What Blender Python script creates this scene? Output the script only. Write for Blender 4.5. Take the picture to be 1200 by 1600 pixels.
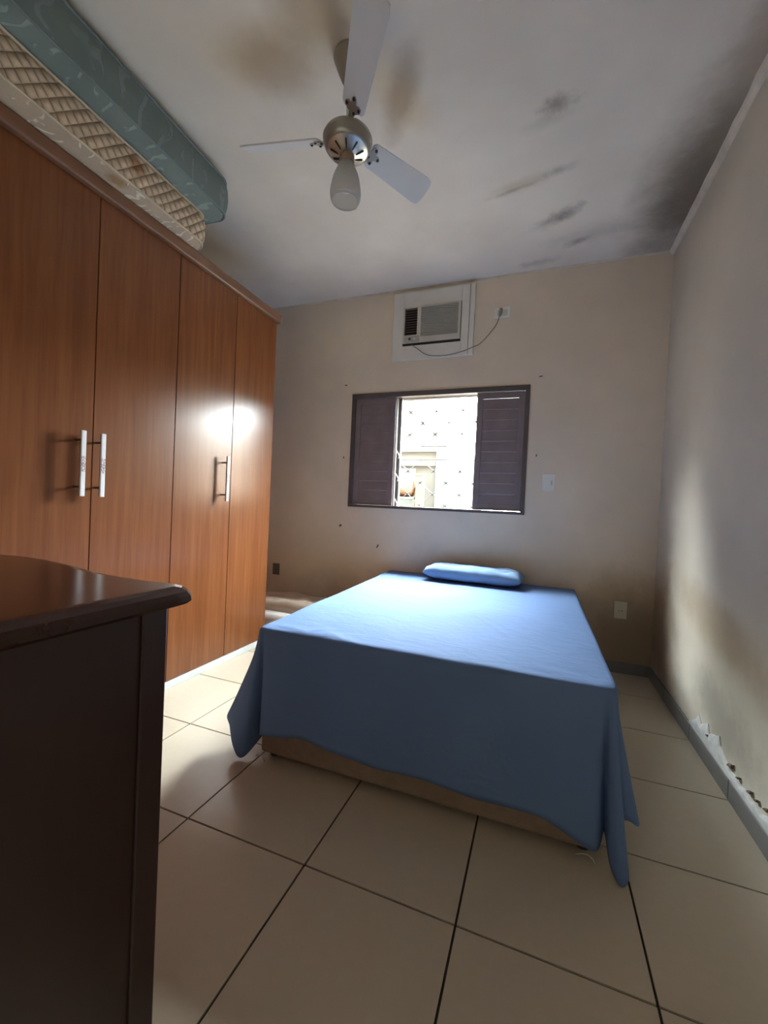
import bpy, bmesh, math, random
from mathutils import Vector, Matrix, noise

# ------------------------------------------------------------------ reset
for o in list(bpy.data.objects):
    bpy.data.objects.remove(o, do_unlink=True)
scene = bpy.context.scene
COL = scene.collection
random.seed(7)
PI = math.pi

# ------------------------------------------------------------------ camera
CAM_H = 1.077
YAW, PITCH, ROLL, FPX = 0.3598, -0.0164, 0.0459, 649.52
fw = Vector((-math.sin(YAW) * math.cos(PITCH), math.cos(YAW) * math.cos(PITCH), math.sin(PITCH)))
rt = Vector((math.cos(YAW), math.sin(YAW), 0))
up = rt.cross(fw)
r2 = math.cos(ROLL) * rt + math.sin(ROLL) * up
u2 = -math.sin(ROLL) * rt + math.cos(ROLL) * up
cam_d = bpy.data.cameras.new('camera')
cam_d.sensor_fit = 'HORIZONTAL'
cam_d.sensor_width = 36.0
cam_d.lens = FPX / 1200.0 * 36.0
cam_d.clip_start = 0.02
cam = bpy.data.objects.new('camera', cam_d)
COL.objects.link(cam)
cam.matrix_world = Matrix(((r2.x, u2.x, -fw.x, 0), (r2.y, u2.y, -fw.y, 0), (r2.z, u2.z, -fw.z, CAM_H), (0, 0, 0, 1)))
scene.camera = cam

# ------------------------------------------------------------------ world, sun, exposure
SKY = 186.0
SKY_COL = (0.84, 0.95, 0.98)
w = bpy.data.worlds.new('sky')
scene.world = w
w.use_nodes = True
bg = w.node_tree.nodes['Background']
bg.inputs[0].default_value = (*SKY_COL, 1)
bg.inputs[1].default_value = SKY
vs = scene.view_settings
vs.view_transform = 'Standard'
vs.look = 'None'
vs.gamma = 1.0
vs.use_curve_mapping = False
vs.exposure = 0.0

# ------------------------------------------------------------------ room dimensions (metres)
D = 3.25          # far wall
H = 2.849         # ceiling
XR = 0.742        # right wall
XL = -2.47        # left wall
YB = -0.95        # wall behind the camera
XW = -1.885       # wardrobe door fronts
WT = 0.15         # wall thickness
WX0, WX1, WZ0, WZ1 = -1.556, -0.114, 1.052, 2.014     # window

pd = bpy.data.lights.new('window_portal', 'AREA')      # sampling guide for the sky in the window opening (gives no light)
pd.shape = 'RECTANGLE'
pd.size = 0.70
pd.size_y = 0.96
pd.cycles.is_portal = True
po = bpy.data.objects.new('window_portal', pd)
COL.objects.link(po)
po.location = (-0.83, D + WT + 0.03, (WZ0 + WZ1) / 2)
po.rotation_euler = (-PI / 2, 0, 0)

# ------------------------------------------------------------------ node helpers
MATS = {}

def newmat(name):
    m = bpy.data.materials.new(name)
    m.use_nodes = True
    nt = m.node_tree
    return m, nt, nt.nodes['Principled BSDF']

def nd(nt, t, **kw):
    n = nt.nodes.new(t)
    for k, v in kw.items():
        setattr(n, k, v)
    return n

def objco(nt):
    return nd(nt, 'ShaderNodeTexCoord').outputs['Object']

def mapping(nt, vec, scale=(1, 1, 1), loc=(0, 0, 0), rot=(0, 0, 0), vtype='POINT'):
    n = nd(nt, 'ShaderNodeMapping', vector_type=vtype)
    nt.links.new(vec, n.inputs['Vector'])
    n.inputs['Scale'].default_value = scale
    n.inputs['Location'].default_value = loc
    n.inputs['Rotation'].default_value = rot
    return n.outputs[0]

def noise_tex(nt, vec, scale, detail=4, rough=0.55, dist=0.0):
    n = nd(nt, 'ShaderNodeTexNoise')
    nt.links.new(vec, n.inputs['Vector'])
    n.inputs['Scale'].default_value = scale
    n.inputs['Detail'].default_value = detail
    n.inputs['Roughness'].default_value = rough
    n.inputs['Distortion'].default_value = dist
    return n.outputs['Fac']

def ramp(nt, fac, stops):
    n = nd(nt, 'ShaderNodeValToRGB')
    nt.links.new(fac, n.inputs['Fac'])
    el = n.color_ramp.elements
    while len(el) < len(stops):
        el.new(0.5)
    for e, (p, c) in zip(el, stops):
        e.position = p
        e.color = (*c, 1) if len(c) == 3 else c
    return n.outputs['Color']

def mrange(nt, val, a, b, c=0.0, d=1.0, smooth=True):
    n = nd(nt, 'ShaderNodeMapRange')
    n.interpolation_type = 'SMOOTHSTEP' if smooth else 'LINEAR'
    nt.links.new(val, n.inputs['Value'])
    for k, v in zip(('From Min', 'From Max', 'To Min', 'To Max'), (a, b, c, d)):
        n.inputs[k].default_value = v
    return n.outputs['Result']

def math_n(nt, op, a, b=None):
    n = nd(nt, 'ShaderNodeMath', operation=op)
    for i, v in enumerate((a, b)):
        if v is None:
            continue
        if isinstance(v, (int, float)):
            n.inputs[i].default_value = v
        else:
            nt.links.new(v, n.inputs[i])
    return n.outputs[0]

def mix(nt, fac, a, b):
    n = nd(nt, 'ShaderNodeMix', data_type='RGBA')
    if isinstance(fac, (int, float)):
        n.inputs[0].default_value = fac
    else:
        nt.links.new(fac, n.inputs[0])
    for s, v in ((6, a), (7, b)):
        if isinstance(v, tuple):
            n.inputs[s].default_value = (*v, 1)
        else:
            nt.links.new(v, n.inputs[s])
    return n.outputs[2]

def bump(nt, bsdf, height, strength=0.2, dist=0.01):
    n = nd(nt, 'ShaderNodeBump')
    n.inputs['Strength'].default_value = strength
    n.inputs['Distance'].default_value = dist
    nt.links.new(height, n.inputs['Height'])
    nt.links.new(n.outputs[0], bsdf.inputs['Normal'])

def blob(nt, co, centre, radius, rot=(0, 0, 0), nscale=6.0, edge=(1.0, 0.25), grain=0.6):
    """soft irregular mask for stains and painted shadow with a shape of its own, in world coordinates"""
    v = mapping(nt, co, scale=radius, loc=centre, rot=rot, vtype='TEXTURE')
    ln = nd(nt, 'ShaderNodeVectorMath', operation='LENGTH')
    nt.links.new(v, ln.inputs[0])
    nz = noise_tex(nt, co, nscale, 6, 0.62)
    dd = math_n(nt, 'ADD', ln.outputs['Value'], math_n(nt, 'MULTIPLY', math_n(nt, 'SUBTRACT', nz, 0.5), grain * 2))
    return mrange(nt, dd, edge[0], edge[1])

def simple(name, col, rough=0.5, metal=0.0, var=0.0, vscale=8.0, bmp=0.0, bscale=60.0, spec=0.5, coat=0.0, bdist=0.002):
    m, nt, b = newmat(name)
    b.inputs['Roughness'].default_value = rough
    b.inputs['Metallic'].default_value = metal
    b.inputs['Specular IOR Level'].default_value = spec
    b.inputs['Coat Weight'].default_value = coat
    co = objco(nt)
    f = noise_tex(nt, co, vscale, 5)
    lo = tuple(c * (1 - var) for c in col)
    hi = tuple(min(1, c * (1 + var)) for c in col)
    nt.links.new(ramp(nt, f, [(0.3, lo), (0.7, hi)]), b.inputs['Base Color'])
    if bmp:
        bump(nt, b, noise_tex(nt, co, bscale, 4), bmp, bdist)
    MATS[name] = m
    return m

# ------------------------------------------------------------------ materials
def wood(name, dark, light, rough, axis='z', spec=0.5, scale=1.0):
    m, nt, b = newmat(name)
    co = objco(nt)
    s = {'z': (14, 14, 0.7), 'x': (0.7, 14, 14), 'y': (14, 0.7, 14)}[axis]
    s = tuple(v * scale for v in s)
    g1 = noise_tex(nt, mapping(nt, co, scale=s), 3.0, 6, 0.6, 0.4)
    g2 = noise_tex(nt, mapping(nt, co, scale=tuple(v * 0.22 for v in s)), 3.0, 3, 0.5, 0.8)
    f = math_n(nt, 'ADD', math_n(nt, 'MULTIPLY', g1, 0.55), math_n(nt, 'MULTIPLY', g2, 0.45))
    nt.links.new(ramp(nt, f, [(0.32, dark), (0.68, light)]), b.inputs['Base Color'])
    b.inputs['Roughness'].default_value = rough
    b.inputs['Specular IOR Level'].default_value = spec
    bump(nt, b, g1, 0.04, 0.002)
    MATS[name] = m
    return m

wood('wardrobe_wood', (0.132, 0.041, 0.014), (0.200, 0.072, 0.025), 0.26, spec=0.32)
wood('rail_wood', (0.16, 0.075, 0.045), (0.22, 0.11, 0.065), 0.38, axis='y')
wood('dresser_top_wood', (0.024, 0.007, 0.0035), (0.036, 0.010, 0.005), 0.16, axis='x')
wood('dresser_wood', (0.030, 0.010, 0.008), (0.042, 0.015, 0.012), 0.38, axis='z')
simple('plinth_white', (0.62, 0.63, 0.62), 0.4, var=0.05)
simple('handle_white', (0.82, 0.80, 0.80), 0.25, var=0.03)
simple('handle_dark', (0.03, 0.022, 0.02), 0.4)
simple('grout', (0.055, 0.040, 0.028), 0.9, var=0.3, vscale=20)
simple('sheet_hem', (0.36, 0.45, 0.62), 0.9)
simple('bed_base_fabric', (0.27, 0.185, 0.125), 0.9, var=0.12, vscale=30, bmp=0.3, bscale=300)
simple('mattress_white', (0.70, 0.68, 0.64), 0.9, var=0.05)
simple('black_plastic', (0.02, 0.02, 0.02), 0.5)
simple('clear_plastic', (0.75, 0.75, 0.72), 0.3)
simple('window_brown', (0.105, 0.080, 0.078), 0.42, var=0.12)
simple('shutter_brown', (0.24, 0.185, 0.185), 0.45, var=0.12)
simple('aluminium', (0.75, 0.73, 0.70), 0.35, metal=0.6)
simple('grille_paint', (0.028, 0.028, 0.026), 0.5)
simple('grille_knot', (0.012, 0.012, 0.012), 0.6)
simple('ac_board', (0.86, 0.82, 0.74), 0.6, var=0.06, vscale=5)
simple('ac_plastic', (0.66, 0.62, 0.52), 0.5, var=0.05)
simple('ac_filter', (0.44, 0.43, 0.38), 0.6, var=0.06)
simple('ac_dark', (0.025, 0.02, 0.02), 0.6)
simple('ac_vent', (0.16, 0.12, 0.10), 0.5)
simple('cord_grey', (0.30, 0.27, 0.22), 0.6)
simple('plate_white', (0.88, 0.85, 0.79), 0.4, var=0.03)
simple('plate_dull', (0.66, 0.60, 0.48), 0.45, var=0.03)
simple('plate_brown', (0.17, 0.13, 0.09), 0.5)
simple('hole_dark', (0.16, 0.12, 0.09), 0.9, var=0.3, vscale=80)
simple('fan_white', (0.74, 0.74, 0.75), 0.42, var=0.03)
simple('fan_silver', (0.44, 0.42, 0.38), 0.34, metal=0.8, var=0.04)
simple('fan_canopy', (0.36, 0.32, 0.27), 0.5, var=0.08)
simple('fan_dark', (0.02, 0.02, 0.02), 0.5)
simple('fan_socket', (0.40, 0.31, 0.23), 0.5)
simple('piping_cream', (0.70, 0.60, 0.46), 0.85)
simple('piping_teal', (0.17, 0.22, 0.23), 0.85)
simple('crown_paint', (0.74, 0.67, 0.57), 0.7, var=0.15, vscale=9, bmp=0.3, bscale=40)
simple('loose_plaster', (0.62, 0.61, 0.59), 0.9, var=0.12, vscale=25, bmp=0.6, bscale=60)
simple('skirting_tile', (0.21, 0.205, 0.205), 0.32, var=0.10, vscale=6)
simple('bundle_cloth', (0.62, 0.50, 0.40), 0.95, var=0.12, vscale=9, bmp=0.3, bscale=120)
simple('bundle_white', (0.78, 0.74, 0.70), 0.95, var=0.06, vscale=9)
simple('yard_concrete', (0.20, 0.175, 0.14), 0.9, var=0.15, vscale=2)
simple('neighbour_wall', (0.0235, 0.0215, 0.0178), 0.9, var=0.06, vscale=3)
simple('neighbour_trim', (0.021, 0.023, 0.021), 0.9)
simple('neighbour_roof', (0.12, 0.07, 0.05), 0.9)
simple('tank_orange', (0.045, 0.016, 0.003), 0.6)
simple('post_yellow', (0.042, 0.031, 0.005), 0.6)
simple('added_facade_paint', (0.30, 0.27, 0.22), 0.9)
simple('added_wall_render', (0.36, 0.30, 0.235), 0.9, var=0.1, vscale=2)
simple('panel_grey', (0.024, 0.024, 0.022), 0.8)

# cotton sheet
def cotton(name, col):
    m, nt, b = newmat(name)
    co = objco(nt)
    f = noise_tex(nt, co, 3.0, 4)
    nt.links.new(ramp(nt, f, [(0.3, tuple(c * 0.94 for c in col)), (0.7, tuple(c * 1.06 for c in col))]), b.inputs['Base Color'])
    b.inputs['Roughness'].default_value = 0.85
    b.inputs['Specular IOR Level'].default_value = 0.08
    h = math_n(nt, 'ADD', noise_tex(nt, mapping(nt, co, scale=(1, 2.2, 1)), 9, 5, 0.5, 1.2), math_n(nt, 'MULTIPLY', noise_tex(nt, co, 500, 2), 0.06))
    bump(nt, b, h, 0.18, 0.02)
    MATS[name] = m
cotton('sheet_blue', (0.138, 0.212, 0.385))
cotton('pillow_blue', (0.21, 0.315, 0.48))

# glazed floor tile
m, nt, b = newmat('floor_tile')
co = objco(nt)
f = noise_tex(nt, co, 5.5, 6, 0.62)
f2 = noise_tex(nt, co, 38, 4, 0.6)
ff = math_n(nt, 'ADD', math_n(nt, 'MULTIPLY', f, 0.45), math_n(nt, 'MULTIPLY', f2, 0.55))
nt.links.new(ramp(nt, ff, [(0.25, (0.54, 0.455, 0.345)), (0.5, (0.565, 0.48, 0.365)), (0.75, (0.59, 0.505, 0.39))]), b.inputs['Base Color'])
b.inputs['Roughness'].default_value = 0.30
b.inputs['Specular IOR Level'].default_value = 0.5
bump(nt, b, f2, 0.03, 0.002)
MATS['floor_tile'] = m

# plaster walls
def plaster(name, col, stains, rough=0.62, spec=0.5):
    m, nt, b = newmat(name)
    co = objco(nt)
    f = noise_tex(nt, co, 1.7, 6, 0.55)
    c = ramp(nt, f, [(0.3, tuple(v * 0.91 for v in col)), (0.7, tuple(v * 1.07 for v in col))])
    for (cen, rad, rot, scol, amt, ns, gr, ed) in stains:
        mk = math_n(nt, 'MULTIPLY', blob(nt, co, cen, rad, rot, ns, ed, gr), amt)
        c = mix(nt, mk, c, scol)
    nt.links.new(c, b.inputs['Base Color'])
    b.inputs['Roughness'].default_value = rough
    b.inputs['Specular IOR Level'].default_value = spec
    bump(nt, b, math_n(nt, 'ADD', noise_tex(nt, co, 14, 5), math_n(nt, 'MULTIPLY', noise_tex(nt, co, 120, 3), 0.25)), 0.10, 0.01)
    MATS[name] = m
E_ = (1.0, 0.2)
S_ = (1.15, -0.15)
plaster('wall_far_paint', (0.87, 0.735, 0.58), [
    ((-0.2, D, 0.25), (2.4, 1, 0.55), (0, 0, 0), (0.36, 0.25, 0.16), 0.75, 3, 0.35, E_),
    ((0.62, D, 0.2), (0.4, 1, 0.7), (0, 0, 0), (0.27, 0.18, 0.11), 0.7, 4, 0.4, E_)])
plaster('wall_right_paint', (0.68, 0.61, 0.50), [
    ((XR, 2.2, 0.62), (1, 0.9, 0.16), (0.18, 0, 0), (0.40, 0.29, 0.17), 0.55, 5, 0.5, E_),
    ((XR, 3.1, 0.35), (1, 0.5, 0.55), (0, 0, 0), (0.26, 0.17, 0.10), 0.8, 4, 0.5, E_),
    ((XR, 2.1, 0.25), (1, 0.5, 0.18), (0.2, 0, 0), (0.22, 0.20, 0.17), 0.5, 6, 0.6, E_)], rough=0.52, spec=0.4)
plaster('wall_plain_paint', (0.66, 0.57, 0.46), [])
BR = (0.46, 0.37, 0.28)
DK = (0.20, 0.165, 0.13)
GR = (0.26, 0.25, 0.23)
plaster('ceiling_paint', (0.89, 0.83, 0.745), [
    ((-1.10, 1.42, H), (0.26, 0.20, 1), (0, 0, 0.5), BR, 0.75, 3.5, 0.35, E_),
    ((-0.66, 1.72, H), (0.10, 0.30, 1), (0, 0, 0.55), BR, 0.75, 4, 0.4, E_),  # brown stain, partly the fan blade's shadow painted in
    ((-0.86, 1.30, H), (0.22, 0.22, 1), (0, 0, 0), BR, 0.6, 4, 0.4, E_),
    ((-0.18, 2.37, H), (0.22, 0.06, 1), (0, 0, -0.22), (0.50, 0.45, 0.30), 0.55, 9, 0.5, S_),
    ((-0.22, 2.40, H), (0.16, 0.02, 1), (0, 0, -0.22), (0.33, 0.30, 0.22), 0.55, 18, 0.6, S_),
    ((-0.02, 1.95, H), (0.10, 0.06, 1), (0, 0, -0.2), GR, 0.75, 20, 0.9, S_),
    ((-0.06, 2.02, H), (0.16, 0.05, 1), (0, 0, -0.2), GR, 0.22, 14, 0.6, S_),
    ((0.00, 2.33, H), (0.12, 0.04, 1), (0, 0, -0.2), GR, 0.45, 20, 0.8, S_),
    ((0.03, 2.69, H), (0.16, 0.07, 1), (0, 0, -0.55), GR, 0.8, 18, 0.9, S_),
    ((-0.03, 2.72, H), (0.20, 0.06, 1), (0, 0, -0.5), GR, 0.25, 12, 0.6, S_),
    ((0.14, 2.97, H), (0.10, 0.045, 1), (0, 0, -0.3), GR, 0.65, 20, 0.8, S_),
    ((-0.10, 3.15, H), (0.17, 0.05, 1), (0, 0, -0.1), GR, 0.4, 18, 0.8, S_),
    ((0.25, 2.90, H), (0.35, 0.12, 1), (0, 0, -0.2), GR, 0.25, 10, 0.7, S_),
    ((0.74, 2.60, H), (0.42, 1.15, 1), (0, 0, 0.08), DK, 0.85, 4, 0.28, (1.0, 0.25)),
    ((0.72, 2.62, H), (0.24, 0.66, 1), (0, 0, 0.08), (0.09, 0.07, 0.05), 0.5, 12, 0.45, (1.0, 0.2)),
    ((0.72, 1.75, H), (0.16, 0.8, 1), (0, 0, 0), BR, 0.6, 6, 0.6, E_)], rough=0.8, spec=0.25)

# mattress covers
def quilt(name, c0, c1, freq, axis):
    m, nt, b = newmat(name)
    co = objco(nt)
    sep = nd(nt, 'ShaderNodeSeparateXYZ')
    nt.links.new(co, sep.inputs[0])
    u = sep.outputs['Y']
    v = sep.outputs[axis]
    a = math_n(nt, 'ABSOLUTE', math_n(nt, 'SINE', math_n(nt, 'MULTIPLY', math_n(nt, 'ADD', u, v), freq)))
    c = math_n(nt, 'ABSOLUTE', math_n(nt, 'SINE', math_n(nt, 'MULTIPLY', math_n(nt, 'SUBTRACT', u, v), freq)))
    h = math_n(nt, 'POWER', math_n(nt, 'MULTIPLY', a, c), 0.45)
    nz = noise_tex(nt, co, 30, 4)
    qc = mix(nt, math_n(nt, 'MULTIPLY', h, math_n(nt, 'ADD', nz, 0.35)), c0, c1)
    qc = mix(nt, math_n(nt, 'MULTIPLY', blob(nt, co, (0.345, 0.47, 0.09), (0.2, 0.07, 0.06), (0, 0, 0), 22, E_, 0.6), 0.85), qc, (0.33, 0.15, 0.06))
    nt.links.new(qc, b.inputs['Base Color'])
    b.inputs['Roughness'].default_value = 0.9
    bump(nt, b, h, 0.9, 0.015)
    MATS[name] = m
    return nt, b
quilt('cream_quilt', (0.44, 0.32, 0.21), (0.74, 0.58, 0.43), 58, 'Z')

def damask(name, ground, thread, scale, stain=None):
    m, nt, b = newmat(name)
    co = objco(nt)
    wv = nd(nt, 'ShaderNodeTexWave', wave_type='BANDS', bands_direction='Y')
    nt.links.new(co, wv.inputs['Vector'])
    wv.inputs['Scale'].default_value = scale
    wv.inputs['Distortion'].default_value = 9
    wv.inputs['Detail'].default_value = 2
    wv.inputs['Detail Scale'].default_value = 1.4
    k = mrange(nt, wv.outputs['Fac'], 0.80, 0.95)
    k2 = mrange(nt, noise_tex(nt, co, 9, 3), 0.47, 0.53)
    k = math_n(nt, 'MULTIPLY', k, k2)
    c = mix(nt, k, ramp(nt, noise_tex(nt, co, 5, 5), [(0.3, tuple(x * 0.85 for x in ground)), (0.7, tuple(x * 1.1 for x in ground))]), thread)
    if stain:
        c = mix(nt, math_n(nt, 'MULTIPLY', blob(nt, co, stain[0], stain[1], (0, 0, 0), 20, E_, 0.7), 0.8), c, stain[2])
    nt.links.new(c, b.inputs['Base Color'])
    b.inputs['Roughness'].default_value = 0.85
    bump(nt, b, math_n(nt, 'ADD', k, math_n(nt, 'MULTIPLY', noise_tex(nt, co, 22, 4), 0.5)), 0.35, 0.006)
    MATS[name] = m
damask('cream_damask', (0.60, 0.51, 0.40), (0.90, 0.86, 0.74), 7, ((0.30, 0.42, 0.0), (0.05, 0.07, 0.1), (0.36, 0.22, 0.10)))
damask('teal_damask', (0.18, 0.235, 0.235), (0.27, 0.35, 0.355), 4)
damask('teal_band', (0.13, 0.165, 0.16), (0.165, 0.21, 0.21), 3)

# printed marks on the wardrobe handles (flat print)
m, nt, b = newmat('handle_print')
co = objco(nt)
nz = noise_tex(nt, mapping(nt, co, scale=(1, 2.2, 1)), 110, 2, 0.5, 1.5)
nt.links.new(ramp(nt, nz, [(0.47, (0.82, 0.80, 0.80)), (0.50, (0.24, 0.14, 0.16))]), b.inputs['Base Color'])
b.inputs['Roughness'].default_value = 0.3
MATS['handle_print'] = m

# frosted lamp glass
m, nt, b = newmat('frosted_glass')
b.inputs['Base Color'].default_value = (0.95, 0.95, 0.94, 1)
b.inputs['Roughness'].default_value = 0.35
b.inputs['Transmission Weight'].default_value = 0.6
b.inputs['IOR'].default_value = 1.2
MATS['frosted_glass'] = m

# ------------------------------------------------------------------ mesh helpers
def obj(name, bm, mat, parent=None, smooth=False, loc=None):
    bmesh.ops.recalc_face_normals(bm, faces=bm.faces)
    me = bpy.data.meshes.new(name)
    bm.to_mesh(me)
    bm.free()
    if smooth:
        me.polygons.foreach_set('use_smooth', [True] * len(me.polygons))
    me.materials.append(MATS[mat])
    o = bpy.data.objects.new(name, me)
    COL.objects.link(o)
    if parent:
        o.parent = parent
    if loc:
        o.location = loc
    return o

def empty(name, loc=(0, 0, 0), rz=0.0):
    o = bpy.data.objects.new(name, None)
    o.empty_display_size = 0.05
    COL.objects.link(o)
    o.location = loc
    o.rotation_euler = (0, 0, rz)
    return o

def tag(o, label, cat, group=None):
    o['label'] = label
    o['category'] = cat
    if group:
        o['group'] = group
    return o

def struct(o, label=None, cat=None):
    o['kind'] = 'structure'
    if label:
        o['label'] = label
    if cat:
        o['category'] = cat
    return o

def box(bm, x0, x1, y0, y1, z0, z1, bev=0.0, seg=2):
    mtx = Matrix.Translation(((x0 + x1) / 2, (y0 + y1) / 2, (z0 + z1) / 2)) @ Matrix.Diagonal((x1 - x0, y1 - y0, z1 - z0, 1))
    r = bmesh.ops.create_cube(bm, size=1.0, matrix=mtx)
    if bev:
        vs_ = set(r['verts'])
        es = [e for e in bm.edges if e.verts[0] in vs_ and e.verts[1] in vs_]
        bmesh.ops.bevel(bm, geom=es, offset=bev, segments=seg, affect='EDGES', profile=0.5)

def bx(*a, **k):
    bm = bmesh.new()
    box(bm, *a, **k)
    return bm

def tube(bm, pts, rad, n=8, closed=False, cap=True):
    pts = [Vector(p) for p in pts]
    rings = []
    N = len(pts)
    prev = None
    for i, p in enumerate(pts):
        a = pts[(i - 1) % N] if (closed or i > 0) else pts[i]
        c = pts[(i + 1) % N] if (closed or i < N - 1) else pts[i]
        t = (c - a).normalized()
        if prev is None:
            ref = Vector((0, 0, 1)) if abs(t.z) < 0.9 else Vector((1, 0, 0))
            u = t.cross(ref).normalized()
        else:
            u = (prev - t * prev.dot(t)).normalized()
        prev = u
        v = t.cross(u)
        r = rad[i] if isinstance(rad, (list, tuple)) else rad
        rings.append([bm.verts.new(p + u * math.cos(2 * PI * k / n) * r + v * math.sin(2 * PI * k / n) * r) for k in range(n)])
    M = N if closed else N - 1
    for i in range(M):
        A, B = rings[i], rings[(i + 1) % N]
        for k in range(n):
            bm.faces.new((A[k], A[(k + 1) % n], B[(k + 1) % n], B[k]))
    if cap and not closed:
        bm.faces.new(list(reversed(rings[0])))
        bm.faces.new(rings[-1])

def lathe(bm, prof, n=32, cx=0, cy=0, cap_ends=False):
    rings = []
    for r, z in prof:
        rings.append([bm.verts.new((cx + r * math.cos(2 * PI * k / n), cy + r * math.sin(2 * PI * k / n), z)) for k in range(n)])
    for A, B in zip(rings, rings[1:]):
        for k in range(n):
            bm.faces.new((A[k], A[(k + 1) % n], B[(k + 1) % n], B[k]))
    if cap_ends:
        bm.faces.new(rings[0])
        bm.faces.new(list(reversed(rings[-1])))

def prism(bm, poly, z0, z1, axis='z'):
    """extrude a polygon (list of 2D points); axis z: (x,y); axis y: (x,z); axis x: (y,z)"""
    def P(a, b, c):
        return {'z': (a, b, c), 'y': (a, c, b), 'x': (c, a, b)}[axis]
    A = [bm.verts.new(P(a, b, z0)) for a, b in poly]
    B = [bm.verts.new(P(a, b, z1)) for a, b in poly]
    n = len(poly)
    bm.faces.new(A)
    bm.faces.new(list(reversed(B)))
    for k in range(n):
        bm.faces.new((A[k], B[k], B[(k + 1) % n], A[(k + 1) % n]))

def crom(pts, per, closed=False):
    """Catmull-Rom resample of a list of tuples"""
    out = []
    n = len(pts)
    rng = n if closed else n - 1
    for i in range(rng):
        p = [Vector(pts[(i + k) % n]) if closed else Vector(pts[min(max(i + k, 0), n - 1)]) for k in (-1, 0, 1, 2)]
        for j in range(per):
            t = j / per
            out.append(0.5 * (2 * p[1] + (p[2] - p[0]) * t + (2 * p[0] - 5 * p[1] + 4 * p[2] - p[3]) * t * t + (3 * p[1] - p[0] - 3 * p[2] + p[3]) * t ** 3))
    if not closed:
        out.append(Vector(pts[-1]))
    return out

# ------------------------------------------------------------------ ROOM SHELL
floor = struct(obj('floor', bx(XL, XR, YB, D, -0.08, -0.006), 'grout'), 'beige glazed tile floor with dark brown joints', 'floor')
TP, TX, TY, JG = 0.45, -0.154, 1.0724, 0.0032
kx0, kx1 = math.floor((XL - TX) / TP), math.ceil((XR - TX) / TP)
ky0, ky1 = math.floor((YB - TY) / TP), math.ceil((D - TY) / TP)
for i in range(kx0, kx1):
    for j in range(ky0, ky1):
        a0, a1 = max(TX + i * TP + JG, XL), min(TX + (i + 1) * TP - JG, XR)
        b0, b1 = max(TY + j * TP + JG, YB), min(TY + (j + 1) * TP - JG, D)
        if a1 - a0 < 0.01 or b1 - b0 < 0.01:
            continue
        bm = bmesh.new()
        dz = random.uniform(-0.0005, 0.0)
        prism(bm, [(a0, b0), (a1, b0), (a1, b1), (a0, b1)], -0.006, -0.0012 + dz)
        top = [f_ for f_ in bm.faces if abs(f_.normal.z) > 0.5 or True]
        tv = [v for v in bm.verts if v.co.z > -0.003]
        c = Vector(((a0 + a1) / 2, (b0 + b1) / 2, 0))
        # bevelled rim: inset the raised face
        up_f = [f_ for f_ in bm.faces if all(v in tv for v in f_.verts)][0]
        bmesh.ops.inset_region(bm, faces=[up_f], thickness=0.0015, depth=0.0)
        for v in up_f.verts:
            v.co.z = dz
        obj('tile', bm, 'floor_tile', floor)

struct(obj('ceiling', bx(XL - WT, XR + WT, YB - WT, D + WT, H, H + 0.12), 'ceiling_paint'), 'off-white plaster ceiling with brown damp stains, one partly painted blade shadow, and black mould', 'ceiling')
struct(obj('wall_left', bx(XL - WT, XL, YB - WT, D + WT, -0.08, H), 'wall_plain_paint'), 'beige painted wall behind the wardrobe', 'wall')
struct(obj('wall_back', bx(XL, XR, YB - WT, YB, -0.08, H), 'wall_plain_paint'), 'beige painted wall opposite the window', 'wall')
wall_right = struct(obj('wall_right', bx(XR, XR + WT, YB - WT, D + WT, -0.08, H), 'wall_right_paint'), 'beige wall with damp marks along the right of the bed', 'wall')
bm = bmesh.new()
box(bm, XL, WX0, D, D + WT, -0.08, H)
box(bm, WX1, XR, D, D + WT, -0.08, H)
box(bm, WX0, WX1, D, D + WT, -0.08, WZ0)
box(bm, WX0, WX1, D, D + WT, WZ1, H)
wall_far = struct(obj('wall_far', bm, 'wall_far_paint'), 'beige painted wall with the window and air conditioner', 'wall')

# nail holes and scuffs in the far wall
for (x, z, a, l, wd) in [(-1.625, 2.098, 0.0, 0.030, 0.010), (-0.047, 2.071, 0.1, 0.034, 0.010), (-1.619, 1.473, 1.4, 0.022, 0.012),
                         (-1.621, 0.884, 0.8, 0.030, 0.024), (-1.266, 0.733, 1.2, 0.045, 0.012), (-0.049, 1.491, 1.5, 0.022, 0.010)]:
    bm = bmesh.new()
    poly = []
    for k in range(9):
        t = 2 * PI * k / 9
        px = math.cos(t) * l / 2 * random.uniform(0.7, 1.1)
        pz = math.sin(t) * wd / 2 * random.uniform(0.7, 1.2)
        poly.append((x + px * math.cos(a) - pz * math.sin(a), z + px * math.sin(a) + pz * math.cos(a)))
    prism(bm, poly, D - 0.0025, D + 0.001, 'y')
    obj('nail_hole', bm, 'hole_dark', wall_far)

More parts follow.
